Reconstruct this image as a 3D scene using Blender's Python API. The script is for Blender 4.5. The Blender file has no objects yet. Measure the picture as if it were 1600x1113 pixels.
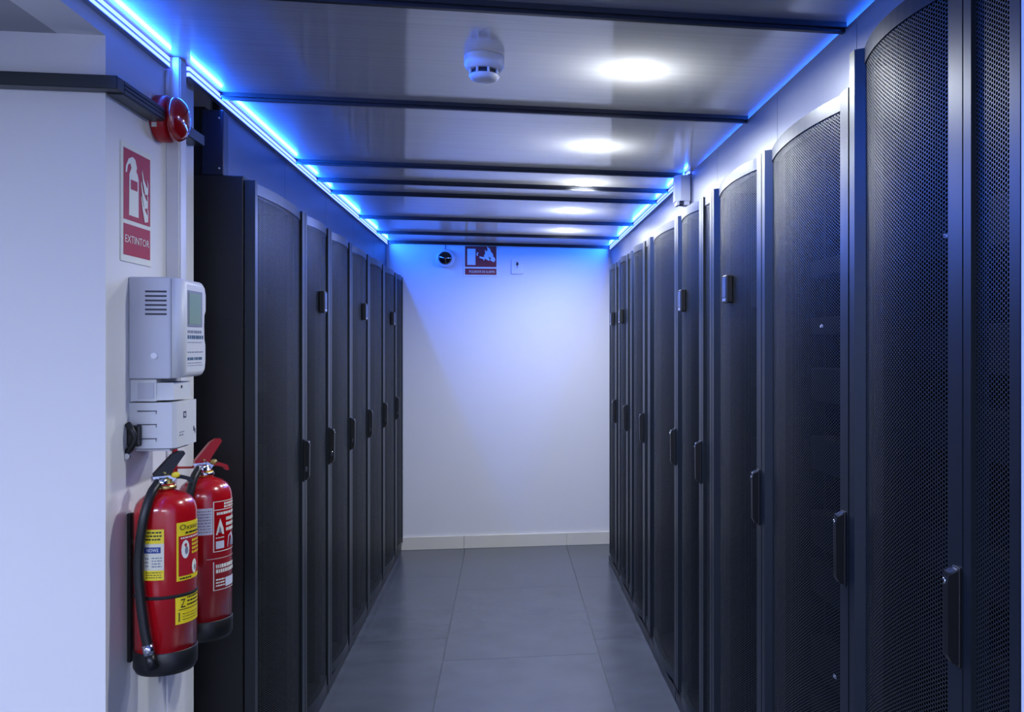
import bpy, bmesh, math, random
from mathutils import Vector, Matrix
random.seed(7)
S = bpy.context.scene
COL = S.collection
R = math.radians
YAW = R(8.26)
# ------------------------------------------------------------------ camera
cam = bpy.data.cameras.new('camera'); co = bpy.data.objects.new('camera', cam); COL.objects.link(co)
co.location = (0, 0, 1.5); co.rotation_euler = (R(90), 0, -YAW)
cam.sensor_width = 36; cam.lens = 1450/1600*36
cam.shift_x = -0.1259; cam.shift_y = -0.0103; cam.clip_start = 0.02
S.camera = co
# ------------------------------------------------------------------ world / exposure
w = bpy.data.worlds.new('world'); S.world = w; w.use_nodes = True
w.node_tree.nodes['Background'].inputs[0].default_value = (0.55, 0.6, 0.9, 1)
w.node_tree.nodes['Background'].inputs[1].default_value = 0.05
S.view_settings.view_transform = 'Standard'; S.view_settings.look = 'None'
S.view_settings.gamma = 1; S.view_settings.use_curve_mapping = False
S.view_settings.exposure = 0.0
cy = S.cycles
cy.max_bounces = 8; cy.diffuse_bounces = 4; cy.glossy_bounces = 4; cy.transmission_bounces = 4
cy.transparent_max_bounces = 12; cy.caustics_reflective = False; cy.caustics_refractive = False
cy.sample_clamp_indirect = 4.0; cy.use_denoising = True
LED_POWER = 8.0        # emission strength of the blue strips
LAMP_DISC = 36.0        # emission strength of the round downlights
LED_W = 11.0            # watts per metre each strip sends into the room
DOWN_W = 12.5           # watts each downlight sends into the aisle
HALO_W = 6.5         # watts, point light added above the ceiling sheet for each halo
def area(name, loc, rot, sx, sy, watts, col):
    l = bpy.data.lights.new(name, 'AREA'); l.shape = 'RECTANGLE'; l.size = sx; l.size_y = sy
    l.energy = watts; l.color = col
    o = bpy.data.objects.new(name, l); COL.objects.link(o); o.location = loc; o.rotation_euler = rot
    return o
# ceiling luminaires of the room the camera stands in
area('room_luminaire_light', (-1.9, -0.4, 2.17), (0, 0, 0), 1.2, 0.6, 132, (0.56, 0.65, 1.0))
area('room_luminaire_light', (0.0, -1.2, 2.22), (0, 0, 0), 1.2, 0.6, 76, (0.76, 0.83, 1.0))

# ------------------------------------------------------------------ materials
def lin(c):
    return tuple(((v/255/12.92) if v/255 <= .04045 else ((v/255+.055)/1.055)**2.4) for v in c)
def mat(name, rgb, rough=.5, metal=0., emit=None, estr=0., spec=.5, coat=0., trans=0., noise=0., nscale=(30, 30, 30), bump=0., bscale=(200, 200, 200), alpha=1.):
    m = bpy.data.materials.new(name); m.use_nodes = True; nt = m.node_tree; b = nt.nodes['Principled BSDF']
    c = lin(rgb) + (1,)
    b.inputs['Base Color'].default_value = c
    b.inputs['Roughness'].default_value = rough; b.inputs['Metallic'].default_value = metal
    b.inputs['Specular IOR Level'].default_value = spec
    b.inputs['Coat Weight'].default_value = coat; b.inputs['Coat Roughness'].default_value = .1
    b.inputs['Transmission Weight'].default_value = trans; b.inputs['Alpha'].default_value = alpha
    if emit:
        b.inputs['Emission Color'].default_value = lin(emit) + (1,); b.inputs['Emission Strength'].default_value = estr
    if noise or bump:
        tc = nt.nodes.new('ShaderNodeTexCoord')
    if noise:
        mp = nt.nodes.new('ShaderNodeMapping'); mp.inputs['Scale'].default_value = nscale
        nz = nt.nodes.new('ShaderNodeTexNoise'); nz.inputs['Scale'].default_value = 1; nz.inputs['Detail'].default_value = 6
        rp = nt.nodes.new('ShaderNodeValToRGB')
        rp.color_ramp.elements[0].position = .3; rp.color_ramp.elements[1].position = .7
        rp.color_ramp.elements[0].color = tuple(v*(1-noise) for v in c[:3]) + (1,)
        rp.color_ramp.elements[1].color = tuple(min(1, v*(1+noise)) for v in c[:3]) + (1,)
        nt.links.new(tc.outputs['Object'], mp.inputs[0]); nt.links.new(mp.outputs[0], nz.inputs[0])
        nt.links.new(nz.outputs[0], rp.inputs[0]); nt.links.new(rp.outputs[0], b.inputs['Base Color'])
    if bump:
        mp = nt.nodes.new('ShaderNodeMapping'); mp.inputs['Scale'].default_value = bscale
        nz = nt.nodes.new('ShaderNodeTexNoise'); nz.inputs['Scale'].default_value = 1; nz.inputs['Detail'].default_value = 3
        bp = nt.nodes.new('ShaderNodeBump'); bp.inputs['Strength'].default_value = bump; bp.inputs['Distance'].default_value = .001
        nt.links.new(tc.outputs['Object'], mp.inputs[0]); nt.links.new(mp.outputs[0], nz.inputs[0])
        nt.links.new(nz.outputs[0], bp.inputs['Height']); nt.links.new(bp.outputs[0], b.inputs['Normal'])
    return m
M = {}
M['wall'] = mat('wall_paint', (226, 226, 228), .62, bump=.12, bscale=(60, 60, 60), noise=.015, nscale=(2, 2, 2))
M['soffit'] = mat('soffit_paint', (170, 172, 176), .7)
M['base'] = mat('baseboard', (222, 218, 205), .4, noise=.03, nscale=(4, 4, 4))
M['floor'] = mat('floor_vinyl', (79, 84, 94), .24, spec=.5, noise=.09, nscale=(5, 5, 5), bump=.1, bscale=(500, 500, 500))
M['floor_b'] = mat('floor_vinyl_scuffed', (76, 81, 91), .24, spec=.5, noise=.16, nscale=(3, 5, 5), bump=.1, bscale=(500, 500, 500))
M['joint'] = mat('floor_joint', (55, 58, 66), .7)
M['rack'] = mat('rack_metal', (30, 32, 38), .38, .35, bump=.06, bscale=(900, 900, 900))
M['side'] = mat('rack_side_metal', (20, 21, 25), .5, .2, bump=.05, bscale=(900, 900, 900))
M['frame'] = mat('door_frame_metal', (37, 44, 50), .36, .45, bump=.05, bscale=(900, 900, 900))
M['black'] = mat('black_plastic', (17, 18, 20), .38)
M['inside'] = mat('rack_interior', (7, 7, 9), .8, spec=.1)
M['chrome'] = mat('chrome', (215, 218, 225), .15, 1.)
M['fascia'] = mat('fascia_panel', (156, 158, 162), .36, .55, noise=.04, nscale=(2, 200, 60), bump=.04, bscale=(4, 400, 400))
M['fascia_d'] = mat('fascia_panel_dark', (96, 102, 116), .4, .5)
M['bar'] = mat('ceiling_bar', (36, 40, 48), .35, .5)
M['duct'] = mat('dark_duct', (36, 42, 66), .4, .3)
M['rail'] = mat('black_rail', (37, 44, 50), .35, .3)
M['white_pl'] = mat('white_plastic', (222, 223, 228), .38)
M['grey_pl'] = mat('grey_plastic', (186, 188, 196), .42)
M['lgrey_pl'] = mat('light_grey_plastic', (206, 208, 210), .42)
M['red'] = mat('red_paint', (176, 12, 22), .22, coat=.6)
M['red_pl'] = mat('red_plastic', (172, 16, 26), .35)
M['lens'] = mat('red_lens', (190, 8, 20), .08, coat=1., trans=.35)
M['signred'] = mat('sign_red', (168, 26, 40), .55, spec=.2)
M['signred2'] = mat('sign_dark_red', (140, 34, 36), .4)
M['signwhite'] = mat('sign_white', (228, 230, 218), .55, spec=.2)
M['yellow'] = mat('label_yellow', (232, 208, 40), .4)
M['cream'] = mat('label_cream', (214, 212, 190), .4)
M['paper'] = mat('label_paper', (205, 210, 225), .5)
M['ink'] = mat('ink_black', (24, 24, 28), .5)
M['inkblue'] = mat('ink_blue', (34, 60, 130), .5)
M['inkgrey'] = mat('ink_grey', (120, 124, 140), .5)
M['inkteal'] = mat('ink_teal', (44, 84, 110), .5)
M['brass'] = mat('brass', (200, 180, 110), .3, .9)
M['rubber'] = mat('rubber_hose', (20, 22, 24), .42)
M['skirt'] = mat('black_skirt', (16, 17, 19), .45)
M['lcd'] = mat('lcd_glass', (118, 146, 120), .35, spec=.3)
M['slot'] = mat('slot_dark', (48, 50, 66), .6)
M['dome'] = mat('dome_dark', (14, 14, 18), .08, coat=1.)
M['badge'] = mat('badge_front', (70, 84, 120), .25, .4)
M['led'] = mat('led_blue', (40, 90, 255), .5, emit=(76, 96, 255), estr=LED_POWER)
M['ledline'] = mat('led_profile', (150, 160, 180), .4, .6)
M['lamp'] = mat('lamp_diffuser', (255, 255, 255), .5, emit=(247, 251, 255), estr=LAMP_DISC)
M['server'] = mat('server_face', (8, 8, 9), .8, spec=.1)
M['glint'] = mat('server_glint', (235, 238, 245), .3)  # pale chips painted in as glints of light on the units
M['caulk'] = mat('shadow_gap', (10, 10, 12), .8)

def mesh_material():          # perforated steel: hexagonal grid of real see-through holes
    m = bpy.data.materials.new('perforated_steel'); m.use_nodes = True; nt = m.node_tree; N = nt.nodes; L = nt.links
    b = N['Principled BSDF']; out = N['Material Output']
    b.inputs['Base Color'].default_value = lin((56, 61, 62)) + (1,); b.inputs['Metallic'].default_value = .5; b.inputs['Roughness'].default_value = .42
    tc = N.new('ShaderNodeTexCoord'); sp = N.new('ShaderNodeSeparateXYZ'); L.new(tc.outputs['Object'], sp.inputs[0])
    P = .0074; s3 = math.sqrt(3)
    def mth(op, a, bb=None, c=None):
        n = N.new('ShaderNodeMath'); n.operation = op
        for i, v in enumerate((a, bb, c)):
            if v is None: continue
            if isinstance(v, (int, float)): n.inputs[i].default_value = v
            else: L.new(v, n.inputs[i])
        return n.outputs[0]
    # columns run up the door: z period P, x period P*sqrt3
    x = mth('DIVIDE', sp.outputs['X'], P*s3); z = mth('DIVIDE', sp.outputs['Z'], P)
    def cell(ox):
        a = mth('MULTIPLY', mth('SUBTRACT', mth('FRACT', mth('ADD', x, ox)), .5), s3)
        c = mth('SUBTRACT', mth('FRACT', mth('ADD', z, ox)), .5)
        return mth('SQRT', mth('ADD', mth('MULTIPLY', a, a), mth('MULTIPLY', c, c)))
    d = mth('MINIMUM', cell(10.0), cell(10.5))
    hole = mth('LESS_THAN', d, .395)
    tr = N.new('ShaderNodeBsdfTransparent'); mx = N.new('ShaderNodeMixShader')
    L.new(hole, mx.inputs[0]); L.new(b.outputs[0], mx.inputs[1]); L.new(tr.outputs[0], mx.inputs[2])
    L.new(mx.outputs[0], out.inputs['Surface'])
    return m
M['mesh'] = mesh_material()

def ceiling_material():       # glossy brushed translucent sheet
    m = bpy.data.materials.new('ceiling_sheet'); m.use_nodes = True; nt = m.node_tree; N = nt.nodes; L = nt.links
    out = N['Material Output']; b = N['Principled BSDF']
    tg = N.new('ShaderNodeTangent'); tg.direction_type = 'UV_MAP'; tg.uv_map = 'UVMap'
    tc = N.new('ShaderNodeTexCoord'); mp = N.new('ShaderNodeMapping'); mp.inputs['Scale'].default_value = (1.2, 160, 1)
    nz = N.new('ShaderNodeTexNoise'); nz.inputs['Scale'].default_value = 1; nz.inputs['Detail'].default_value = 4
    L.new(tc.outputs['Object'], mp.inputs[0]); L.new(mp.outputs[0], nz.inputs[0])
    rp = N.new('ShaderNodeValToRGB'); rp.color_ramp.elements[0].position = .3; rp.color_ramp.elements[1].position = .7
    rp.color_ramp.elements[0].color = lin((178, 184, 200)) + (1,); rp.color_ramp.elements[1].color = lin((204, 210, 226)) + (1,)
    L.new(nz.outputs[0], rp.inputs[0]); L.new(rp.outputs[0], b.inputs['Base Color'])
    b.inputs['Metallic'].default_value = 1.0; b.inputs['Roughness'].default_value = .10; b.inputs['Anisotropic'].default_value = .9
    L.new(tg.outputs[0], b.inputs['Tangent'])
    b2 = N.new('ShaderNodeBsdfPrincipled'); L.new(rp.outputs[0], b2.inputs['Base Color'])
    b2.inputs['Metallic'].default_value = .5; b2.inputs['Roughness'].default_value = .5
    m1 = N.new('ShaderNodeMixShader'); m1.inputs[0].default_value = .42
    L.new(b.outputs[0], m1.inputs[1]); L.new(b2.outputs[0], m1.inputs[2])
    t = N.new('ShaderNodeBsdfTranslucent'); t.inputs[0].default_value = (.8, .82, .85, 1)
    mx = N.new('ShaderNodeMixShader'); mx.inputs[0].default_value = .20
    L.new(m1.outputs[0], mx.inputs[1]); L.new(t.outputs[0], mx.inputs[2]); L.new(mx.outputs[0], out.inputs['Surface'])
    return m
M['ceil'] = ceiling_material()

# ------------------------------------------------------------------ geometry helpers
class MB:
    """collects shapes into one mesh; each face keeps a material name"""
    def __init__(s): s.v = []; s.f = []; s.m = []; s.sm = []
    def add(s, vs, fs, m, smooth=False):
        o = len(s.v); s.v += [tuple(p) for p in vs]
        for f in fs: s.f.append([i+o for i in f]); s.m.append(m); s.sm.append(smooth)
        return s
    def box(s, x0, x1, y0, y1, z0, z1, m, bev=0., seg=2):
        if x0 > x1: x0, x1 = x1, x0
        if y0 > y1: y0, y1 = y1, y0
        if z0 > z1: z0, z1 = z1, z0
        if bev <= 0:
            vs = [(x, y, z) for z in (z0, z1) for y in (y0, y1) for x in (x0, x1)]
            return s.add(vs, [(0, 2, 3, 1), (4, 5, 7, 6), (0, 1, 5, 4), (2, 6, 7, 3), (0, 4, 6, 2), (1, 3, 7, 5)], m)
        bm = bmesh.new(); bmesh.ops.create_cube(bm, size=1)
        for v in bm.verts: v.co = Vector(((x0+x1)/2+v.co.x*(x1-x0), (y0+y1)/2+v.co.y*(y1-y0), (z0+z1)/2+v.co.z*(z1-z0)))
        bmesh.ops.bevel(bm, geom=bm.edges[:], offset=bev, segments=seg, profile=.5, affect='EDGES')
        bm.verts.index_update()
        s.add([v.co[:] for v in bm.verts], [[v.index for v in f.verts] for f in bm.faces], m); bm.free(); return s
    def prism(s, pts, axis, a, b, m, smooth=False):
        """closed 2D outline extruded along axis. axis x: pts=(y,z); y: (x,z); z: (x,y)"""
        def P(p, t): return (t, p[0], p[1]) if axis == 'x' else ((p[0], t, p[1]) if axis == 'y' else (p[0], p[1], t))
        n = len(pts); vs = [P(p, a) for p in pts] + [P(p, b) for p in pts]
        s.add(vs, [list(range(n))[::-1], [n+i for i in range(n)]], m)
        s.add(vs, [(i, (i+1) % n, n+(i+1) % n, n+i) for i in range(n)], m, smooth); return s
    def lathe(s, prof, m, seg=32, axis='z', c=(0, 0, 0), smooth=True):
        """prof: (radius, height[, material])"""
        vs = []
        for p in prof:
            for k in range(seg):
                a = 2*math.pi*k/seg; q = (p[0]*math.cos(a), p[0]*math.sin(a), p[1])
                if axis == 'x': q = (q[2], q[0], q[1])
                if axis == 'y': q = (q[0], -q[2], q[1])
                vs.append((q[0]+c[0], q[1]+c[1], q[2]+c[2]))
        for i in range(len(prof)-1):
            mm = prof[i][2] if len(prof[i]) > 2 else m
            s.add(vs[i*seg:(i+2)*seg], [(k, (k+1) % seg, seg+(k+1) % seg, seg+k) for k in range(seg)], mm, smooth)
        for i, rv in ((0, True), (len(prof)-1, False)):
            if prof[i][0] > 1e-5:
                s.add(vs[i*seg:(i+1)*seg], [list(range(seg))[::-1] if rv else list(range(seg))], m)
        return s
    def tube(s, pts, r, m, seg=12, sub=6):
        pts = [Vector(p) for p in pts]; P = []
        if len(pts) > 2:
            ext = [2*pts[0]-pts[1]] + pts + [2*pts[-1]-pts[-2]]
            for i in range(1, len(ext)-2):
                for k in range(sub):
                    t = k/sub; p0, p1, p2, p3 = ext[i-1:i+3]
                    P.append(.5*((2*p1)+(p2-p0)*t+(2*p0-5*p1+4*p2-p3)*t*t+(3*p1-p0-3*p2+p3)*t**3))
            P.append(pts[-1])
        else: P = pts
        n = len(P); rr = r if isinstance(r, (list, tuple)) else [r]*2
        up = None; vs = []
        for i, p in enumerate(P):
            d = (P[min(i+1, n-1)]-P[max(i-1, 0)]).normalized()
            if up is None: up = d.orthogonal().normalized()
            up = (up-d*up.dot(d)).normalized(); sd = d.cross(up)
            ra = rr[0]+(rr[-1]-rr[0])*i/max(1, n-1)
            for k in range(seg):
                a = 2*math.pi*k/seg; vs.append(p+up*ra*math.cos(a)+sd*ra*math.sin(a))
        s.add(vs, [(i*seg+k, i*seg+(k+1) % seg, (i+1)*seg+(k+1) % seg, (i+1)*seg+k) for i in range(n-1) for k in range(seg)], m, True)
        s.add(vs[:seg], [list(range(seg))[::-1]], m); s.add(vs[-seg:], [list(range(seg))], m); return s
    def flat(s, pts, fn, m):
        """polygon through a mapping fn(x, z) -> point"""
        return s.add([fn(*p) for p in pts], [list(range(len(pts)))], m)
    def build(s, name, parent=None, uv=False):
        me = bpy.data.meshes.new(name); me.from_pydata(s.v, [], s.f)
        names = []
        for m in s.m:
            if m not in names: names.append(m)
        for n in names: me.materials.append(M[n])
        me.polygons.foreach_set('material_index', [names.index(m) for m in s.m])
        me.polygons.foreach_set('use_smooth', s.sm)
        if uv:
            u = me.uv_layers.new(name='UVMap')
            for p in me.polygons:
                for li in p.loop_indices:
                    c = me.vertices[me.loops[li].vertex_index].co; u.data[li].uv = (c.y, c.x)
        bm = bmesh.new(); bm.from_mesh(me)
        bmesh.ops.remove_doubles(bm, verts=bm.verts, dist=1e-6)
        if not uv: bmesh.ops.recalc_face_normals(bm, faces=bm.faces)
        bm.to_mesh(me); bm.free(); me.update()
        o = bpy.data.objects.new(name, me); COL.objects.link(o)
        if parent: o.parent = parent
        return o
def empty(name, loc=(0, 0, 0), rz=0.):
    o = bpy.data.objects.new(name, None); COL.objects.link(o); o.location = loc; o.rotation_euler = (0, 0, rz); o.empty_display_size = .1; return o
def tag(o, label, cat, group=None):
    o['label'] = label; o['category'] = cat
    if group: o['group'] = group
    return o
def struct(o, label=None):
    o['kind'] = 'structure'
    if label: o['label'] = label
    return o
_tc = {}
def glyphs(txt):
    """flat letter faces (x, z) of a word, height 1, starting at 0"""
    if txt in _tc: return _tc[txt]
    c = bpy.data.curves.new('t', 'FONT'); c.body = txt; c.size = 1; c.resolution_u = 2
    o = bpy.data.objects.new('t', c); COL.objects.link(o)
    dg = bpy.context.evaluated_depsgraph_get(); me = o.evaluated_get(dg).to_mesh()
    vs = [(v.co.x, v.co.y) for v in me.vertices]; fs = [list(p.vertices) for p in me.polygons]
    o.evaluated_get(dg).to_mesh_clear(); bpy.data.objects.remove(o); bpy.data.curves.remove(c)
    x0 = min(v[0] for v in vs); x1 = max(v[0] for v in vs); y0 = min(v[1] for v in vs); y1 = max(v[1] for v in vs)
    vs = [((v[0]-x0)/(x1-x0), (v[1]-y0)/(y1-y0)) for v in vs]
    _tc[txt] = (vs, fs); return _tc[txt]
def text(mb, txt, x0, x1, z0, z1, fn, m):
    vs, fs = glyphs(txt)
    mb.add([fn(x0+(x1-x0)*a, z0+(z1-z0)*b) for a, b in vs], fs, m)
def rect(x0, x1, z0, z1, n=1):
    bot = [(x0+(x1-x0)*i/n, z0) for i in range(n+1)]; top = [(x1-(x1-x0)*i/n, z1) for i in range(n+1)]
    return bot+top
def patch(mb, x0, x1, z0, z1, fn, m, n=8):
    for i in range(n):
        a = x0+(x1-x0)*i/n; b = x0+(x1-x0)*(i+1)/n
        mb.add([fn(a, z0), fn(b, z0), fn(b, z1), fn(a, z1)], [(0, 1, 2, 3)], m)

# ------------------------------------------------------------------ constants of the corridor
XR, XL = .708, -.748            # front planes of the rack doors
FR, FL = .782, -.866            # fascia planes above the racks
WL = -.89                       # side wall with the extinguishers
YE = 6.98                       # end wall
def zc(x): return 2.265 - (x+.866)/1.648*.015      # ceiling height, falls 15 mm to the right

# ------------------------------------------------------------------ structure
m = MB(); m.box(-4.2, 2.6, YE, YE+.12, 0, 2.7, 'wall'); struct(m.build('wall_end'), 'white painted end wall of the aisle')
m = MB()
m.box(-.99, WL, 2.234, 2.827, 0, 2.62, 'wall')
m.box(-.99, WL, -3, 2.234, 2.196, 2.62, 'wall')
struct(m.build('wall_left'), 'white side wall carrying the extinguishers')
m = MB(); m.box(-4.2, -.99, 2.234, 2.334, 0, 2.62, 'wall'); struct(m.build('wall_front'), 'white wall facing the camera')
m = MB(); m.box(-4.3, -4.2, -3, 2.234, 0, 2.62, 'wall'); struct(m.build('wall_west'))
m = MB(); m.box(-4.3, 2.6, -3.1, -3, 0, 2.7, 'wall'); struct(m.build('wall_back'))
m = MB(); m.box(.70, .80, -3, 1.186, 0, 2.62, 'wall'); struct(m.build('wall_right'), 'white wall beside the nearest rack')
m = MB(); m.box(-4.2, -.99, -3, 2.234, 2.196, 2.26, 'soffit'); struct(m.build('ceiling_soffit'), 'grey soffit over the room at the left')
m = MB(); m.box(-4.3, 2.6, -3.1, 7.1, 2.7, 2.8, 'soffit'); struct(m.build('ceiling_slab'))
m = MB(); m.box(-4.3, -4.2, 2.234, 7.1, 0, 2.7, 'wall'); m.box(2.5, 2.6, -3, 7.1, 0, 2.7, 'wall'); struct(m.build('wall_outer'))
# floor with tiles
fl = struct(empty('floor'), 'grey vinyl tiled floor')
fb = MB(); fb.box(-4.2, 2.5, -3, YE, -.06, -.003, 'joint'); fb.build('floor_bed', fl)
xs = [-3.278, -2.533, -1.788, -1.043, -.298, .447, 1.192, 1.937]
tcache = {}
for i in range(len(xs)-1):
    off = [0, .25, .1, .35, 0, .21, .4][i]
    y = -.66+off if i != 4 else -.66
    y -= 1.29
    while y < YE:
        y1 = min(y+1.29, YE)
        if y1-y > .05:
            if -1.2 < xs[i] < .6 or y < 2.2:
                k = (round(y1-y, 3), i in (3, 5))
                g = .0012
                if k not in tcache:
                    t = MB(); t.box(g, .745-g, g, y1-y-g, -.003, 0, 'floor_b' if k[1] else 'floor'); o = t.build('floor_tile', fl); tcache[k] = o
                else:
                    o = tcache[k].copy(); COL.objects.link(o)
                o.location = (xs[i], y, 0)
        y = y1
m = MB()
for a, b in ((-1.0, -.31), (-.308, .447), (.449, 1.0)):
    m.box(a, b, YE-.016, YE, 0, .095, 'base', .002, 1)
struct(m.build('baseboard_end'), 'cream baseboard along the end wall')

# ceiling: sheets between black bars
ce = struct(empty('ceiling'), 'glossy brushed ceiling sheets between black bars')
bars = [(.96, .05), (2.08, .036), (2.966, .034), (3.98, .03), (4.396, .022), (4.74, .028), (5.63, .028), (6.376, .026), (6.955, .03)]
edges = [-3.0] + [b[0] for b in bars] + [YE]
for i in range(len(edges)-1):
    a, b = edges[i], edges[i+1]
    if b-a < .06: continue
    t = MB(); x0, x1 = FL-.02, FR+.07
    t.add([(x0, a, zc(x0)), (x1, a, zc(x1)), (x1, b, zc(x1)), (x0, b, zc(x0))], [(3, 2, 1, 0)], 'ceil')
    t.build('ceiling_sheet', ce, uv=True)
for (y, h) in bars:
    t = MB(); hh = .012
    t.prism([(FL, zc(FL)-hh), (FR, zc(FR)-hh), (FR, zc(FR)+.03), (FL, zc(FL)+.03)], 'y', y-h/2, y+h/2, 'bar')
    t.prism([(FL, zc(FL)-hh-.008), (FR, zc(FR)-hh-.008), (FR, zc(FR)-hh), (FL, zc(FL)-hh)], 'y', y-h/5, y+h/5, 'bar')
    t.build('ceiling_bar', ce)

# fascias above the racks
tr = struct(empty('trim_1'), 'brushed grey fascia above the right rack row')
seams = [1.19, 2.0, 2.62, 3.40, 4.22, 5.03, 5.84, YE]
for a, b in zip(seams[:-1], seams[1:]):
    t = MB(); t.box(FR, FR+.03, a+.0015, b-.0015, 2.055 if a > 1.9 else 2.125, zc(FR)-(.010 if a < 3.9 else 0), 'fascia'); t.build('fascia_panel', tr)
t = MB(); t.box(FR+.006, FR+.024, 1.19, YE, 2.13, zc(FR)-.02, 'caulk'); t.build('panel_backing', tr)
tl = struct(empty('trim_2'), 'grey fascia above the left rack row')
seams = [3.0, 3.84, 4.66, 5.48, 6.3, YE]
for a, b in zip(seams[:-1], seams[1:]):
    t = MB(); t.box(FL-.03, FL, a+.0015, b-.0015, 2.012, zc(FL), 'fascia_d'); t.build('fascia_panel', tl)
t = MB(); t.box(FL-.024, FL-.006, 3.0, YE, 2.02, zc(FL)-.01, 'caulk'); t.build('panel_backing', tl)

# ------------------------------------------------------------------ server racks
def arc(w0, w1, y0, y1, bow, n=14):
    """plan curve of a bowed door: (x, y) with y negative towards the aisle"""
    out = []
    for i in range(n+1):
        t = i/n; out.append((w0+(w1-w0)*t, y0+(y1-y0)*t-bow*4*t*(1-t)))
    return out
def sweep(mb, pts, th, z0, z1, m):
    """band following plan curve pts, th thick behind it"""
    n = len(pts)
    vs = [(x, y, z) for (x, y) in pts for z in (z0, z1)] + [(x, y+th, z) for (x, y) in pts for z in (z0, z1)]
    fs = []; o = 2*n
    for i in range(n-1):
        a = 2*i
        fs += [(a, a+2, a+3, a+1), (o+a, o+a+1, o+a+3, o+a+2), (a+1, a+3, o+a+3, o+a+1), (a, o+a, o+a+2, a+2)]
    fs += [(0, 1, o+1, o), (2*n-2, o+2*n-2, o+2*n-1, 2*n-1)]
    mb.add(vs, fs, m)
def door(root, x0, x1, h, name, bow, handle, badge):
    # bow: how far the perforated panel swells towards the aisle
    zb, zt = .062, h-.012
    d = MB()
    # hinge stile: flat lip, then a slope running back to the mesh
    if bow > .01:
        d.prism([(x0, 0), (x0+.028, 0), (x0+.044, .018), (x0+.044, .03), (x0, .03)], 'z', zb, zt, 'frame')
        a0, a1 = (x0+.044, .018), (x1-.046, .010)
    else:
        d.prism([(x0, 0), (x0+.024, 0), (x0+.024, .03), (x0, .03)], 'z', zb, zt, 'frame')
        a0, a1 = (x0+.024, .008), (x1-.028, .008)
    st = .046 if bow > .01 else .028
    d.prism([(x1-st, 0), (x1, 0), (x1, .03), (x1-st, .03)], 'z', zb, zt, 'frame')
    root_d = d.build(name, root)
    pts = arc(a0[0], a1[0], a0[1], a1[1], bow)
    t = MB(); sweep(t, [(x, y-.003) for x, y in pts], .022, zt-.034, zt, 'frame'); t.build('top_rail', root_d)
    t = MB(); sweep(t, [(x, y-.003) for x, y in pts], .022, zb, zb+.04, 'frame'); t.build('bottom_rail', root_d)
    t = MB(); n = len(pts); vs = [(x, y, z) for (x, y) in pts for z in (zb+.038, zt-.032)]
    t.add(vs, [(2*i, 2*i+2, 2*i+3, 2*i+1) for i in range(n-1)], 'mesh', True); t.build('perforated_panel', root_d)
    if handle:
        hx = x1-handle; t = MB()
        t.box(hx-.012, hx+.012, -.005, 0, .992, 1.150, 'black', .002)
        t.prism([(-.005, .996), (-.014, 1.0), (-.021, 1.012), (-.022, 1.125), (-.019, 1.142), (-.005, 1.147)], 'x', hx-.009, hx+.009, 'black')
        t.prism([(-.0193, 1.1425), (-.0055, 1.1478), (-.0055, 1.1448), (-.0205, 1.1375)], 'x', hx-.0094, hx+.0094, 'chrome')
        t.lathe([(.005, 0), (.005, .002), (.003, .0026)], 'chrome', 12, 'y', (hx-.002, -.0215, 1.128))
        t.box(hx-.0115, hx-.0085, -.016, -.008, 1.030, 1.048, 'chrome', .001, 1)
        t.build('handle', root_d)
    if badge is not None:
        bx = badge; i = min(range(n), key=lambda k: abs(pts[k][0]-bx)); by = pts[i][1]; t = MB()
        t.box(bx-.027, bx+.027, by-.022, by-.001, 1.633, 1.719, 'black', .003)
        t.box(bx-.022, bx+.022, by-.0236, by-.0218, 1.650, 1.712, 'badge', .001, 1)
        t.box(bx-.022, bx+.022, by-.0236, by-.0218, 1.638, 1.648, 'chrome', .001, 1)
        t.build('display_badge', root_d)
    return root_d
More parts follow.
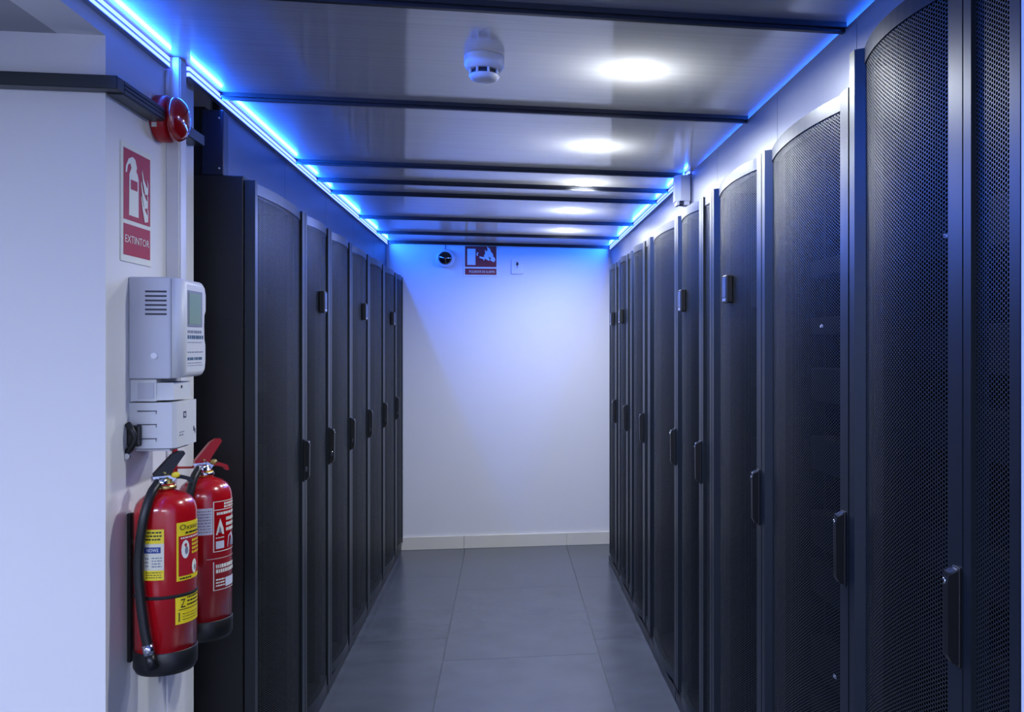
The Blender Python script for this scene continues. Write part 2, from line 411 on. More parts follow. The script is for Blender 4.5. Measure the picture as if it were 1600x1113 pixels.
def rack(loc, rz, wd, h, label, split=False, badge=None, servers=0, group='server racks'):
    r = empty('server_rack', loc, rz)
    tag(r, label, 'server rack', group)
    pf, bow = (-.004, .026) if loc[0] > 0 else (.010, .018)
    b = MB(); D = 1.0; t = .02; f = .034
    b.box(.002, t, f, D, .04, h, 'side', .002, 1); b.box(wd-t, wd-.002, f, D, .04, h, 'side', .002, 1)
    b.box(t, wd-t, f, D, h-.02, h, 'side'); b.box(t, wd-t, D-.02, D, .04, h-.02, 'inside'); b.box(t, wd-t, f, D, .04, .06, 'side')
    b.box(t, t+.001, f+.02, D-.02, .06, h-.02, 'inside'); b.box(wd-t-.001, wd-t, f+.02, D-.02, .06, h-.02, 'inside'); b.box(t, wd-t, f+.02, D-.02, h-.022, h-.02, 'inside')
    b.box(t, t+.03, f+.001, f+.02, .06, h-.02, 'rack'); b.box(wd-t-.03, wd-t, f+.001, f+.02, .06, h-.02, 'rack')
    b.build('carcass', r)
    p = MB(); p.box(.004, wd-.004, pf, D-.02, 0, .045, 'rack', .002, 1); p.box(.004, wd-.004, pf+.012, .03, .045, .058, 'rack'); p.build('plinth', r)
    if split:
        s = wd-.168
        door(r, .004, s-.002, h, 'door', bow, .013, badge)
        door(r, s+.002, wd-.004, h, 'narrow_door', .0, False, None)
    else:
        door(r, .004, wd-.004, h, 'door', bow, .021 if wd > .46 else 0, badge)
    # mounting rails and a few units dimly seen through the holes
    q = MB(); q.box(.06, .08, .16, .19, .06, h-.03, 'inside'); q.box(wd-.08, wd-.06, .16, .19, .06, h-.03, 'inside'); q.build('mounting_rail', r)
    rnd = random.Random(int(wd*1000)+servers*17)
    for k in range(servers):
        z = .25+k*1.6/servers+rnd.uniform(0, .05); hh = rnd.choice((.044, .088, .088)); t2 = MB()
        t2.box(.07, wd-.07, .12, .7, z, z+hh, 'server', .002, 1)
        x = .12+rnd.random()*(wd-.3)
        t2.box(x, x+.03*rnd.random()+.006, .1175, .12, z+hh*.4, z+hh*.4+.008, 'glint')
        if rnd.random() < .5: t2.box(x+.05, x+.058, .1175, .12, z+hh*.5, z+hh*.5+.006, 'glint')
        t2.build('server_unit', r)
    return r
def YR(d): return 1.0105*d-.1027
def YLf(d): return 1.0105*d+.1085
dr = [1.288, 1.938, 2.60, 3.23, 3.90, 4.65, 5.32, 5.88, 6.44]
G = 'server racks of the right row'
spec = [
 (True, None, 8, 'black mesh server rack nearest the camera on the right, taller, with narrow second door'),
 (False, None, 9, 'black server rack without a badge, second from the camera in right row'),
 (False, .33, 6, 'black server rack in the right row with the largest display badge on its mesh door'),
 (True, .25, 3, 'black server rack with badge and narrow side door, fourth from camera on the right'),
 (False, None, 0, 'black server rack without a badge, fifth from the camera in the right row'),
 (True, None, 0, 'black two-door server rack without badge, sixth from the camera in right row'),
 (True, .26, 0, 'black server rack with small badge, last but one before end wall on the right'),
 (True, .30, 0, 'black server rack closing the right row beside the white end wall')]
for i, (sp_, bd, sv, lb) in enumerate(spec):
    y0, y1 = YR(dr[i]), YR(dr[i+1])
    rack((XR, y1, 0), R(-90), y1-y0, 2.12 if i == 0 else 2.052, lb, sp_, bd, sv, G)
dl = [2.79, 3.49, 3.99, 4.53, 5.12, 5.75, 6.38, 6.80]
G = 'server racks of the left row'
spec = [
 (None, 6, 'black server rack nearest the camera on the left, side panel behind the fire extinguishers'),
 (.26, 3, 'black server rack with a badge, second from the camera in the left row'),
 (None, 0, 'black server rack without a badge, third from the camera in the left row'),
 (.32, 0, 'black server rack with a small badge, in the middle of the left row'),
 (None, 0, 'black server rack without a badge, fifth from the camera in the left row'),
 (.31, 0, 'black server rack with tiny badge, last but one before end wall on the left'),
 (None, 0, 'narrow black server rack closing the left row beside the white end wall')]
for i, (bd, sv, lb) in enumerate(spec):
    y0, y1 = YLf(dl[i]), YLf(dl[i+1])
    rack((XL, y0, 0), R(90), y1-y0, 2.01, lb, False, bd, sv, G)

# ------------------------------------------------------------------ LED strips
def led(name, x, side, y0, y1, label):
    e = empty(name, (x, y0, 0)); tag(e, label, 'led strip')
    z = zc(x)-.003; s = side
    L_ = y1-y0
    t = MB(); t.box(0, s*.004, 0, L_, z-.030, z, 'ledline'); t.box(0, s*.014, 0, L_, z-.0325, z-.030, 'ledline')
    t.box(0, s*.0125, 0, L_, z-.0175, z-.0145, 'ledline'); t.build('profile', e)
    l = bpy.data.lights.new('led_light', 'AREA'); l.shape = 'RECTANGLE'; l.size = L_; l.size_y = .012; l.energy = LED_W*L_; l.color = (.012, .14, 1)
    o = bpy.data.objects.new('led_light', l); COL.objects.link(o); o.location = (x+s*.0145, (y0+y1)/2, z-.016)
    o.rotation_euler = (R(90), 0, R(-90)*s)
    for a, b in ((z-.0285, z-.0195), (z-.0125, z-.003)):
        t = MB(); t.box(s*.0045, s*.012, .001, L_-.001, a, b, 'led'); t.build('diffuser', e)
led('led_strip', WL+.001, 1, -1.0, 2.60, 'blue led strip on the white header, ending at the white trunking')
led('led_strip', FL+.001, 1, 2.675, 6.93, 'blue led strip above the left rack row')
led('led_strip', FR-.001, -1, 3.89, 6.93, 'blue led strip above the right rack row, starting at the white sensor box')

e = empty('led_strip', (FR+.045, 0.2, 0)); tag(e, 'blue led strip tucked in the gap over the near right fascia panels', 'led strip')
z = zc(FR+.045)
t = MB(); t.box(0, .006, 0, 3.65, z-.020, z-.003, 'ledline'); t.build('profile', e)
t = MB(); t.box(-.004, 0, .002, 3.648, z-.013, z-.006, 'led'); t.build('diffuser', e)
l = bpy.data.lights.new('led_light', 'AREA'); l.shape = 'RECTANGLE'; l.size = 3.6; l.size_y = .008; l.energy = 12.0; l.color = (.012, .14, 1)
o = bpy.data.objects.new('led_light', l); COL.objects.link(o); o.location = (FR+.040, 2.02, z-.0095); o.rotation_euler = (R(90), 0, R(90))
# ------------------------------------------------------------------ round downlights and an added point light above the sheet for their halo
names = ['closest to the camera, brightest in the ceiling', 'second from the camera, behind the smoke detector row', 'third from the camera, by the closely spaced bars', 'fourth from the camera', 'last one before the end wall']
for i, (x, y) in enumerate(((.352, 2.52), (.34, 3.5), (.364, 4.30), (.367, 5.2), (.391, 6.1))):
    z = zc(x); e = empty('ceiling_downlight', (x, y, z)); tag(e, 'round white ceiling downlight, '+names[i], 'ceiling light', 'round ceiling downlights')
    t = MB(); t.lathe([(.060, -.0008), (.060, -.0035), (.0, -.0042)], 'lamp', 32); t.build('diffuser', e)
    l = bpy.data.lights.new('downlight_light', 'AREA'); l.shape = 'DISK'; l.size = .11; l.energy = DOWN_W; l.spread = R(172); l.color = (.93, .97, 1)
    o = bpy.data.objects.new('downlight_light', l); COL.objects.link(o); o.location = (x, y, z-.006)
    l = bpy.data.lights.new('halo_light', 'POINT'); l.energy = HALO_W; l.shadow_soft_size = .04; l.color = (.96, .98, 1)
    o = bpy.data.objects.new('halo_light', l); COL.objects.link(o); o.location = (x, y, z+.10)

# ------------------------------------------------------------------ ceiling and wall devices
dx, dy = -.057, 2.462; z = zc(dx)
e = empty('smoke_detector', (dx, dy, z)); tag(e, 'white round smoke detector on the ceiling sheet', 'smoke detector')
t = MB(); t.lathe([(.051, 0), (.052, -.004), (.052, -.026), (.046, -.036), (.040, -.038)], 'white_pl', 40); t.build('base', e)
t = MB(); t.lathe([(.032, -.037), (.032, -.052)], 'slot', 24)
t.build('chamber', e)
t = MB(); t.lathe([(.038, -.050), (.040, -.053), (.034, -.062), (.026, -.065), (.0, -.066)], 'white_pl', 40)
for k in range(8):
    a = 2*math.pi*(k+.4)/8; c, s_ = math.cos(a), math.sin(a)
    t.tube([(c*.037, s_*.037, -.036), (c*.037, s_*.037, -.053)], .0035, 'white_pl', 6)
t.build('cap', e)

# sensor box on the right fascia
e = empty('sensor_box', (FR, 3.93, 2.10)); tag(e, 'white sensor box hanging on the grey fascia of the right row', 'sensor')
t = MB(); t.prism([(-.004, -.040), (-.045, -.040), (-.066, -.015), (-.066, .03), (-.004, .03)], 'z', .018, .128, 'white_pl'); t.build('housing', e)
t = MB(); t.box(-.06, -.05, -.03, .03, 0, .018, 'white_pl'); t.box(-.03, -.006, -.036, .02, 0, .018, 'white_pl'); t.box(-.05, -.03, -.03, .02, .003, .018, 'slot'); t.build('connector', e)
t = MB(); t.tube([(-.03, -.01, .128), (-.03, -.015, .145)], .005, 'white_pl', 10); t.build('mounting_arm', e)

# end wall: camera dome, sign, switch
e = empty('dome_camera', (-.443, YE, 2.14)); tag(e, 'white dome camera with black lens on the end wall', 'camera')
t = MB(); t.lathe([(.066, 0), (.068, .012), (.066, .034), (.060, .046), (.050, .048)], 'white_pl', 40, 'y'); t.build('housing', e)
t = MB(); t.lathe([(.050, .046), (.045, .058), (.032, .070), (.012, .076), (0, .0765)], 'dome', 32, 'y'); t.build('dome', e)
t = MB(); t.tube([(0, -.006, .06), (0, -.006, zc(-.443)-2.142)], .0022, 'slot', 6); t.build('cable', e)

def on_end(ox, oz, dep=0.): return lambda x, z: (ox+x, YE-.004-dep, oz+z)
e = empty('alarm_sign', (0, 0, 0)); e.location = (0, 0, 0); tag(e, 'red and white fire alarm sign on the end wall', 'sign')
t = MB(); t.box(-.315, -.058, YE-.004, YE, 2.010, 2.246, 'signwhite', .001, 1); t.build('plate', e)
t = MB(); W, H = .257, .236
f1 = on_end(-.315, 2.010, .0006); f2 = on_end(-.315, 2.010, .0012)
patch(t, .014, .243, .072, .226, f1, 'signred2', 1); patch(t, .014, .243, .014, .060, f1, 'signred2', 1)
patch(t, .030, .090, .086, .206, f2, 'signwhite', 1)
# pointing hand
t.flat([(.118, .150), (.140, .147), (.160, .143), (.158, .128), (.150, .118), (.146, .130), (.120, .138)], f2, 'signwhite')
t.flat([(.096, .168), (.106, .182), (.112, .176), (.104, .166), (.110, .156), (.100, .154)], f2, 'signwhite')
# flames
for (a, b, s_) in ((.165, .13, 1), (.182, .15, 1.1), (.200, .12, 1)):
    pts = [(0, 0), (.024, -.012), (.036, .004), (.030, .022), (.020, .030), (.014, .050), (-.008, .070), (-.004, .045), (-.014, .022)]
    t.flat([(a+p[0]*s_, b+p[1]*s_) for p in pts], on_end(-.315, 2.010, .0012+.0003*s_), 'signwhite')
text(t, 'PULSADOR DE ALARMA', .045, .232, .028, .046, f2, 'signwhite')
t.build('print', e)

e = empty('wall_switch', (.082, YE, 2.085)); tag(e, 'small white switch plate on the end wall beside the alarm sign', 'switch')
t = MB(); t.box(-.046, .046, -.012, 0, -.055, .055, 'white_pl', .006, 3); t.build('plate', e)
t = MB(); t.prism([(-.006, .008), (.004, .008), (.010, .022), (.002, .040), (-.005, .034), (-.009, .022)], 'y', -.0135, -.0118, 'ink'); t.prism([(-.004, -.006), (.004, -.006), (.003, .004), (-.003, .004)], 'y', -.0135, -.0118, 'inkgrey'); t.build('symbol', e)

# ------------------------------------------------------------------ left wall: trunking, rail, duct
e = empty('cable_trunking', (WL, 2.607, 0)); tag(e, 'white vertical cable trunking on the left side wall', 'trunking')
t = MB(); t.box(0, .033, 0, .053, 1.32, zc(WL)-.001, 'white_pl', .002, 1); t.build('channel', e)
t = MB(); t.box(.033, .0355, .005, .048, 1.322, zc(WL)-.004, 'white_pl', .001, 1); t.build('cover', e)
t = MB(); t.tube([(.006, -.008, 2.15), (.006, -.008, 2.225)], .005, 'white_pl', 8); t.build('conduit', e)

t = MB(); t.box(0, .006, 0, .053, 0, 1.318, 'white_pl', .001, 1); o = t.build('cable_cover'); o.location = (WL, 2.607, 0)
tag(o, 'flat white cable cover strip on the wall below the control unit', 'cable cover')
e = empty('wall_rail', (WL, 2.234, 2.067)); tag(e, 'black profile rail running around the white wall corner', 'rail')
t = MB()
t.box(-3.2, .040, -.040, 0, 0, .030, 'rail', .0015, 1); t.build('front_rail', e)
t = MB()
t.box(0, .040, .0, .250, 0, .030, 'rail', .0015, 1); t.box(.040, .0415, 0, .250, .009, .011, 'caulk'); t.box(.040, .0415, 0, .250, .018, .020, 'caulk'); t.box(.004, .036, 0, .250, -.003, 0, 'rail'); t.build('side_rail', e)
t = MB()
t.box(0, .040, .43, .56, 0, .030, 'rail', .0015, 1); t.build('far_rail', e)

e = empty('rack_duct', (-.90, 2.93, 2.0105)); tag(e, 'dark blue metal duct box standing over the front left rack', 'duct')
t = MB(); t.box(0, .062, 0, .05, -.0, .195, 'duct', .002, 1); t.box(-.09, 0, .03, .10, 0, .21, 'side'); t.build('casing', e)
t = MB()
for zz in (.02, .17):
    t.lathe([(.004, 0), (.004, .003), (.002, .004)], 'chrome', 8, 'y', (.05, 0, zz))
t.build('screw', e)

# alarm beacon
e = empty('alarm_beacon', (WL, 2.545, 2.084)); tag(e, 'red round alarm beacon on the white wall below the led strip', 'alarm beacon')
t = MB(); t.lathe([(.056, 0), (.060, .004), (.060, .030), (.055, .036), (.051, .038)], 'red_pl', 44, 'x')
t.build('base', e)
t = MB(); t.lathe([(.048, .036), (.050, .040)], 'red_pl', 44, 'x'); t.lathe([(.056, .040), (.058, .043), (.057, .052), (.051, .062), (.040, .070), (.022, .075), (0, .0765)], 'lens', 44, 'x')
t.build('lens', e)
t = MB(); a = R(-155); c, s_ = .0605*math.cos(a), .0625*math.sin(a)
t.box(.006, .018, c-.0012, c+.0008, s_-.006, s_+.006, 'signwhite'); t.build('sticker', e)

# extinguisher sign on the side wall
def on_side(oy, oz, dep=0.): return lambda y, z: (WL+.003+dep, oy+y, oz+z)
e = empty('extinguisher_sign', (0, 0, 0)); tag(e, 'red and white fire extinguisher sign on the left side wall', 'sign')
t = MB(); t.box(WL, WL+.003, 2.312, 2.498, 1.698, 1.980, 'signwhite', .0008, 1); t.build('plate', e)
t = MB(); f1 = on_side(2.312, 1.698, .0006); f2 = on_side(2.312, 1.698, .0012); f3 = on_side(2.312, 1.698, .0018)
patch(t, .012, .176, .100, .268, f1, 'signred', 1); patch(t, .012, .176, .016, .090, f1, 'signred', 1)
body = [(.042, .112), (.100, .112), (.100, .205), (.094, .216), (.086, .222), (.090, .232), (.080, .250), (.064, .254), (.040, .246), (.024, .226), (.022, .210), (.030, .212), (.036, .230), (.050, .236), (.056, .226), (.044, .210)]
t.flat(body, f2, 'signwhite')
t.flat([(.052, .175), (.092, .175), (.092, .198), (.052, .198)], f3, 'signred')
for (yo, zo, s_) in ((.112, .106, 1.), (.110, .140, 1.), (.116, .175, .9)):
    pts = [(.026, 0), (.048, .004), (.050, .030), (.040, .046), (.046, .020), (.036, .024), (.018, .040), (.006, .066), (.004, .056), (.012, .030)]
    t.flat([(yo+p[0]*s_, zo+p[1]*s_) for p in pts], on_side(2.312, 1.698, .0012+zo*.003), 'signwhite')
text(t, 'EXTINTOR', .020, .168, .046, .064, f2, 'signwhite')
t.build('print', e)

# gas / fire control unit
UY = 2.36
e = empty('control_unit', (WL, UY, 1.25)); tag(e, 'grey wall control unit with a small green lcd screen', 'control unit')
def rr(x0, x1, z0, z1, r, n=5):
    out = []
    for cx, cz, a0 in ((x1-r, z0+r, -90), (x1-r, z1-r, 0)):
        for k in range(n+1):
            a = R(a0+90*k/n); out.append((cx+r*math.cos(a), cz+r*math.sin(a)))
    return [(x0, z0)] + out + [(x0, z1)]
t = MB(); t.box(0, .096, 0, .165, .170, .414, 'grey_pl', .004, 2); t.build('housing', e)
t = MB()
# front cover: rounded in elevation towards the corner facing the aisle, waist on the far side
n = 8; prof = []
cov = [(0, .172), (.150, .172), (.163, .180), (.168, .200), (.168, .245), (.160, .262), (.158, .300), (.160, .330), (.170, .345), (.170, .390), (.164, .404), (.150, .412), (0, .412)]
def layer(ins, x):
    return [(x, min(max(y, ins), 1)-(ins if y > .1 else 0) if y > .1 else ins, (z-.292)*(1-ins/.12)+.292) for y, z in cov]
lays = [layer(0, .097), layer(0, .108), layer(.0012, .114), layer(.004, .120), layer(.0085, .1245), layer(.014, .127)]
n = len(cov)
for A, B in zip(lays[:-1], lays[1:]):
    t.add(A+B, [(k, (k+1) % n, n+(k+1) % n, n+k) for k in range(n)], 'lgrey_pl', True)
t.add(lays[-1], [list(range(n))], 'lgrey_pl'); t.add(lays[0], [list(range(n))[::-1]], 'lgrey_pl')
t.build('front_cover', e)
t = MB(); t.box(.127, .1285, .020, .125, .296, .384, 'inkgrey'); t.box(.1285, .1292, .026, .112, .302, .378, 'lcd'); t.build('screen', e)
t = MB()
for k in range(6): t.box(.038, .086, -.0012, .0004, .324+k*.0108-.0012, .3284+k*.0108-.0012, 'slot')
t.build('vent_slot', e)
t = MB(); t.lathe([(.0085, 0), (.0085, .0015), (.006, .002)], 'white_pl', 24, 'y', (.058, 0, .225)); t.build('indicator', e)
t = MB(); rnd = random.Random(3)
for row, (z0, hh, mm) in enumerate(((.280, .007, 'inkgrey'), (.266, .009, 'inkteal'), (.2565, .002, 'inkgrey'), (.232, .003, 'inkgrey'), (.214, .007, 'inkteal'), (.206, .002, 'inkgrey'), (.200, .0015, 'inkgrey'))):
    y = .02
    while y < .125:
        wv = rnd.uniform(.004, .014); t.box(.127, .1277, y, y+wv, z0, z0+hh, mm); y += wv+rnd.uniform(.003, .006)
t.build('key_legend', e)['kind'] = 'stuff'
e2 = empty('terminal_box', (WL, UY, 1.25)); tag(e2, 'pale grey terminal box fixed under the control unit', 'junction box')
t = MB(); t.box(0, .060, .01, .15, .115, .169, 'lgrey_pl', .003, 2); t.prism([(.06, .012), (.095, .022), (.095, .14), (.06, .14)], 'z', .118, .160, 'lgrey_pl')
t.box(.018, .054, .0085, .0102, .122, .160, 'grey_pl', .0005, 1); t.lathe([(.004, .0945), (.004, .0965)], 'slot', 12, 'x', (0, .075, .148)); t.build('neck', e2)
t = MB()
t.prism([(.0, .006), (.050, .0), (.098, .0), (.106, .01), (.106, .150), (.098, .156), (0, .156)], 'z', .004, .113, 'lgrey_pl')
t.prism([(.01, .02), (.09, .01), (.09, .14), (.01, .14)], 'z', -.004, .004, 'grey_pl')
t.build('housing', e2)
t = MB()
for zz in (.092, .060, .026):
    t.box(.020, .064, -.0006, .004, zz, zz+.0022, 'slot'); t.box(.062, .0635, -.0006, .004, zz-.006, zz, 'slot')
t.build('slot_line', e2)
t = MB(); t.box(.106, .1068, .055, .074, .072, .088, 'slot'); t.box(.1066, .1072, .059, .068, .076, .084, 'lgrey_pl')
t.box(.106, .1068, .028, .060, .038, .040, 'inkgrey'); t.box(.106, .1068, .028, .036, .030, .034, 'inkgrey'); t.box(.106, .1068, .044, .052, .030, .034, 'inkgrey')
t.box(.106, .1068, .128, .134, .034, .046, 'slot'); t.box(.106, .1068, .138, .142, .028, .040, 'slot'); t.build('mark', e2)
t = MB(); t.box(-.0, .030, -.012, .006, .010, .060, 'black', .004, 2); t.tube([(.004, -.014, .064), (.016, -.020, .05), (.022, -.018, .03), (.012, -.016, .008), (.0, -.012, -.004)], .0075, 'black', 8)
t.lathe([(.007, -.003), (.0085, 0), (.007, .003)], 'chrome', 14, 'y', (.004, -.018, -.012)); t.build('cable_gland', e2)

# ------------------------------------------------------------------ fire extinguishers
def leaf(mb, fn, cx, cz, s, m):
    mb.flat([(cx+a*s, cz+b*s) for a, b in ((-.5, -.9), (.5, -.9), (.62, -.2), (.3, .4), (0, 1), (-.3, .4), (-.62, -.2))], fn, m)
def extinguisher(loc, label, lever, labels, hose_pts, bandz, gauge):
    e = empty('fire_extinguisher', loc); tag(e, label, 'fire extinguisher')
    K = .78 if gauge else .86
    class MB(globals()['MB']):
        def build(s, name, parent=None, uv=False):      # the neck and valve are squat on this model
            s.v = [(x, y, z if z < .375 else .375+(z-.375)*K) for x, y, z in s.v]
            return super().build(name, parent, uv)
    r = .0680
    t = MB(); t.lathe([(r*.9, .050), (r, .052), (r, .375), (r*.985, .389), (r*.93, .404), (r*.82, .418), (r*.64, .430), (r*.40, .438), (r*.34, .441), (.020, .444), (.020, .462)], 'red', 56)
    t.build('tank', e)
    t = MB(); t.lathe([(.053, 0), (.063, .002), (r+.0012, .014), (r+.0016, .054), (r*.98, .057)], 'skirt', 56); t.build('base_skirt', e)
    if bandz: t = MB(); t.lathe([(r+.0003, bandz-.004), (r+.0012, bandz-.003), (r+.0012, bandz+.003), (r+.0003, bandz+.004)], 'caulk', 56); t.build('strap', e)
    t = MB(); t.lathe([(.024, .446), (.024, .455), (.018, .458), (.018, .474), (.014, .478), (.012, .490)], 'brass' if gauge else 'chrome', 24)
    t.build('valve', e)
    d = Vector((.86, .5, 0)).normalized(); sdv = Vector((-d.y, d.x, 0))
    def P(a, b, z): return tuple(d*a+sdv*b+Vector((0, 0, z)))
    def plate(mb, prof, wd, m):      # outline in (along d, z), extruded sideways
        n = len(prof); vs = [P(a, -wd, z) for a, z in prof] + [P(a, wd, z) for a, z in prof]
        mb.add(vs, [list(range(n))[::-1], [n+i for i in range(n)]] + [(i, (i+1) % n, n+(i+1) % n, n+i) for i in range(n)], m)
    t = MB(); plate(t, [(-.028, .466), (-.030, .486), (.018, .486), (.020, .476), (.012, .466)], .013, 'chrome'); t.lathe([(.010, .470), (.012, .474), (.010, .49)], 'brass', 16, 'z', P(.0, 0, 0)); t.build('valve_head', e)
    t = MB(); plate(t, [(-.024, .480), (-.027, .492), (-.012, .514), (.012, .548), (.026, .558), (.038, .558), (.041, .550), (.030, .530), (.014, .500), (.010, .482)], .011, lever); t.build('lever', e)
    t = MB(); plate(t, [(.0, .476), (.0, .486), (.035, .484), (.056, .474), (.060, .458), (.052, .458), (.046, .468), (.030, .474)], .010, lever); t.build('carry_handle', e)
    t = MB(); a = P(.018, -.018, .488); t.lathe([(.004, -.004), (.009, -.003), (.009, .003), (.004, .004)], 'yellow' if lever == 'black' else 'brass', 20, 'y', a); t.build('pressure_gauge', e)
    t = MB(); t.tube([P(-.006, -.026, .497), P(-.006, .026, .497)], .0022, 'brass', 8); t.tube([P(-.006, .026, .497), P(-.002, .034, .503), P(.008, .034, .498), P(.002, .028, .492)], .0014, 'brass', 6); t.build('safety_pin', e)
    if lever != 'black': t = MB(); t.lathe([(.0208, .444), (.0212, .446), (.0212, .458), (.0208, .460)], 'yellow', 24); t.build('neck_seal', e)
    h = MB(); h.tube(hose_pts, .0105, 'rubber', 14, 8); h.tube([hose_pts[0], tuple(Vector(hose_pts[0])+Vector((.016, .006, -.002)))], .013, 'chrome', 12); ho = h.build('hose', e)
    p2, p1 = Vector(hose_pts[-1]), Vector(hose_pts[-2]); dd = (p2-p1).normalized()
    t = MB(); t.tube([p2-dd*.006, p2+dd*.018], .0125, 'chrome', 16); t.tube([p2+dd*.018, p2+dd*.052], [.011, .013], 'black', 16); t.build('nozzle', ho)
    for fnl in labels:
        fnl(e, r)
    # wall bracket
    wx = -abs(loc[0]-WL)+(.001 if gauge else .0075); t = MB()
    if gauge: t.box(wx, wx+.010, -.008, .008, .02, .374, 'black', .002, 1); t.box(wx+.006, -.070, -.006, .006, .30, .312, 'black')
    else: t.box(wx, wx+.005, -.012, .012, .45, .555, 'red_pl', .001, 1); t.box(wx+.003, -.008, -.005, .005, .468, .474, 'red_pl')
    t.build('wall_bracket', e)
    return e
def cyl(r, eps): return lambda a, z: ((r+eps)*math.cos(R(a)), (r+eps)*math.sin(R(a)), z)
def lines(mb, fn, a0, a1, z0, z1, n, m, seed=1, fill=.5):
    rnd = random.Random(seed)
    for k in range(n):
        z = z1-(k+.5)*(z1-z0)/n; h = (z1-z0)/n*fill/2; a = a0
        while a < a1-1:
            wv = rnd.uniform(2, 6); b = min(a+wv, a1)
            mb.add([fn(a, z-h), fn(b, z-h), fn(b, z+h), fn(a, z+h)], [(0, 1, 2, 3)], m); a = b+rnd.uniform(.8, 1.8)
Z0 = .728
def HP(lat, dep, z):       # hose point: sideways and towards the room from the tank axis
    dep -= .007 if dep > .06 else 0; lat *= .96
    return (lat*.9455+dep*.326, lat*.326-dep*.9455, z)
def lab1(e, r):
    t = MB(); f = cyl(r, .0004); g = cyl(r, .0009); k = cyl(r, .0013)
    patch(t, -112, -74, .955-Z0, 1.073-Z0, f, 'cream'); patch(t, -112, -74, 1.040-Z0, 1.073-Z0, g, 'yellow'); patch(t, -112, -74, .955-Z0, .978-Z0, g, 'yellow')
    lines(t, k, -108, -78, 1.046-Z0, 1.070-Z0, 3, 'ink', 4, .45); patch(t, -112, -80, 1.018-Z0, 1.032-Z0, g, 'inkblue'); text(t, 'NOWS', -106, -84, 1.021-Z0, 1.029-Z0, k, 'signwhite')
    lines(t, g, -96, -78, .984-Z0, 1.010-Z0, 4, 'inkgrey', 6, .4); lines(t, g, -110, -102, .984-Z0, 1.010-Z0, 3, 'inkgrey', 7, .4); lines(t, k, -108, -78, .959-Z0, .976-Z0, 3, 'ink', 9, .3)
    t.build('inspection_label', e)['label'] = 'yellow and cream inspection sticker'
def lab2(e, r):
    t = MB(); f = cyl(r, .0004); g = cyl(r, .0009); k = cyl(r, .0013)
    patch(t, -52, 16, .947-Z0, 1.084-Z0, f, 'yellow'); patch(t, -48, 16, .958-Z0, 1.052-Z0, g, 'signred')
    text(t, 'Oxssus', -46, 4, 1.066-Z0, 1.079-Z0, k, 'ink'); lines(t, k, -34, 8, 1.054-Z0, 1.063-Z0, 1, 'ink', 2, .5)
    lines(t, k, -44, 12, 1.044-Z0, 1.050-Z0, 1, 'signwhite', 3, .6)
    lines(t, k, -18, 12, 1.004-Z0, 1.042-Z0, 4, 'yellow', 5, .6)
    leaf(t, lambda a, z: k(a, z), -33, 1.022-Z0, .0, 'signwhite') if False else None
    for (ca, cz, wa, hz) in ((-34, 1.020, 9, .022), (-10, .975, 8, .017)):
        t.flat([(ca+wa*math.cos(R(q)), cz-Z0+hz*math.sin(R(q))) for q in range(0, 360, 30)], k, 'signwhite')
        t.flat([(ca+2+wa*.4*math.cos(R(q)), cz-Z0-.003+hz*.45*math.sin(R(q))) for q in range(0, 360, 45)], cyl(r, .0017), 'inkgrey')
    lines(t, k, -46, -20, .948-Z0, .957-Z0, 1, 'ink', 11, .4)
    t.build('instruction_label', e)['label'] = 'yellow framed red instruction label'
def lab3(e, r):
    t = MB(); f = cyl(r, .0004); k = cyl(r, .0010)
    patch(t, -54, 16, .846-Z0, .914-Z0, f, 'yellow'); text(t, 'Z', -44, -34, .884-Z0, .904-Z0, k, 'ink'); lines(t, k, -30, 12, .884-Z0, .910-Z0, 3, 'ink', 21, .4)
    patch(t, -48, 12, .879-Z0, .8805-Z0, k, 'ink'); patch(t, -48, -46, .852-Z0, .874-Z0, k, 'ink'); lines(t, k, -40, 10, .852-Z0, .872-Z0, 3, 'ink', 24, .2)
    t.build('warning_label', e)['label'] = 'small yellow warning label'
extinguisher((-.805, 2.357, Z0), 'red fire extinguisher with black lever and yellow labels, in front on the white wall', 'black', [lab1, lab2, lab3],
    [HP(*q) for q in ((-.016, .022, .470), (-.032, .050, .440), (-.048, .074, .37), (-.058, .070, .28), (-.055, .072, .20), (-.046, .077, .12), (-.038, .080, .078))], .185, True)
Z1 = .714
def rlab1(e, r):
    t = MB(); f = cyl(r, .0004); k = cyl(r, .0010)
    patch(t, -92, -57, 1.000-Z1, 1.070-Z1+.0, f, 'paper'); lines(t, k, -88, -60, 1.004-Z1, 1.066-Z1, 8, 'inkgrey', 31, .35)
    t.build('inspection_label', e)['label'] = 'pale paper inspection sticker'
def frame(mb, fn, a0, a1, z0, z1, m, wa=2, wz=.0018):
    patch(mb, a0, a1, z1-wz, z1, fn, m); patch(mb, a0, a1, z0, z0+wz, fn, m); patch(mb, a0, a0+wa, z0, z1, fn, m, 1); patch(mb, a1-wa, a1, z0, z1, fn, m, 1)
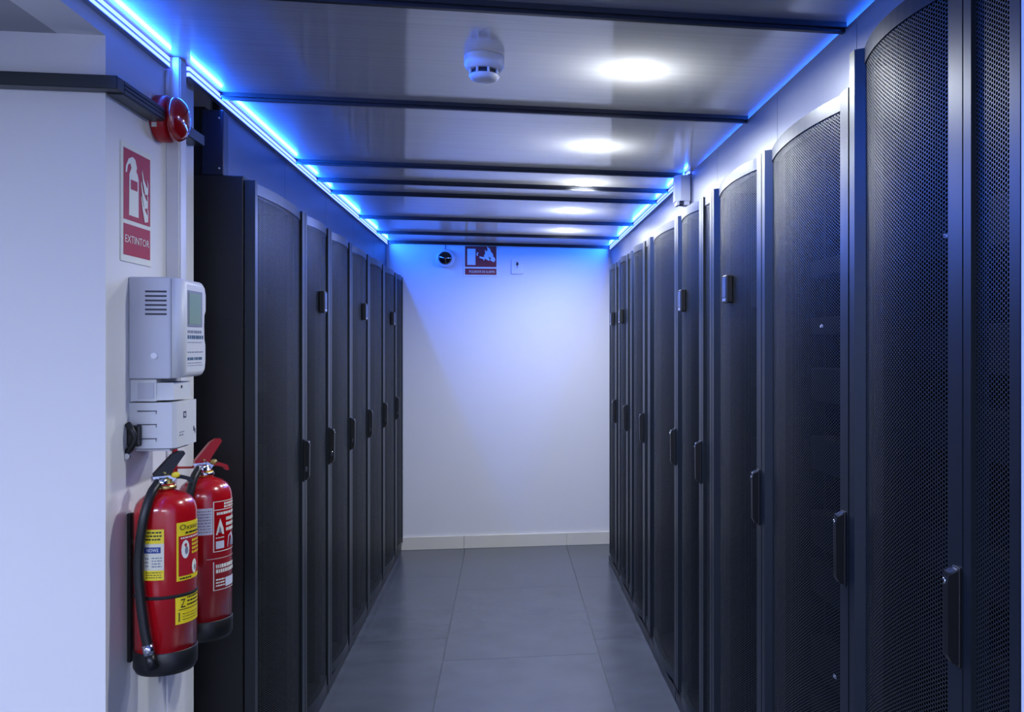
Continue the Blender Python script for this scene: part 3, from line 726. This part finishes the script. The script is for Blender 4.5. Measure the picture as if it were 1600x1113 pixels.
def rlab2(e, r):
    t = MB(); k = cyl(r, .0006); q2 = cyl(r, .001)
    a0, a1, z0, z1 = -56, 24, .952-Z1, 1.086-Z1
    frame(t, k, a0, a1, z0, z1, 'signwhite'); patch(t, a0, a1, z1-.024, z1-.022, k, 'signwhite')
    lines(t, k, -30, 20, z1-.020, z1-.004, 2, 'signwhite', 41, .7); lines(t, k, -48, 20, z1-.038, z1-.028, 1, 'signwhite', 42, .7)
    lines(t, k, -24, 20, z1-.085, z1-.042, 3, 'signwhite', 43, .6); lines(t, k, -50, -30, z0+.034, z0+.040, 1, 'signwhite', 44, .5)
    t.flat([(-50, z0+.045), (-30, z0+.045), (-32, z0+.062), (-40, z0+.088), (-46, z0+.064)], k, 'signwhite')
    patch(t, -50, -30, z0+.008, z0+.028, k, 'paper', 3); t.flat([(-20, z0+.008), (8, z0+.008), (8, z0+.030), (-2, z0+.045), (-16, z0+.038)], k, 'paper')
    t.flat([(-44, z0+.050), (-37, z0+.050), (-38, z0+.060), (-41, z0+.068)], q2, 'inkgrey'); t.flat([(-12, z0+.012), (0, z0+.012), (0, z0+.026), (-8, z0+.030)], q2, 'inkgrey')
    t.build('instruction_label', e)['label'] = 'white lined instruction print'
def rlab3(e, r):
    t = MB(); k = cyl(r, .0006); z0, z1 = .850-Z1, .930-Z1
    patch(t, -70, 20, z1+.004, z1+.0052, k, 'signwhite'); patch(t, -56, -54, z0, z1-.004, k, 'signwhite', 1); patch(t, -56, 20, z0, z0+.0016, k, 'signwhite')
    lines(t, k, -50, 20, z1-.036, z1-.010, 2, 'signwhite', 51, .75); lines(t, k, -50, -28, z0+.008, z0+.032, 3, 'signwhite', 52, .5); patch(t, -26, 20, z0+.006, z0+.030, k, 'paper', 5)
    t.build('data_label', e)['label'] = 'white data print'
extinguisher((-.805, 2.647, Z1), 'red fire extinguisher with red lever and white labels, behind the first beside the dark rack', 'red_pl', [rlab1, rlab2, rlab3],
    [HP(*q) for q in ((-.016, .022, .470), (-.030, .046, .440), (-.044, .074, .37), (-.054, .074, .28), (-.052, .074, .20), (-.046, .077, .12), (-.040, .080, .080))], None, False)
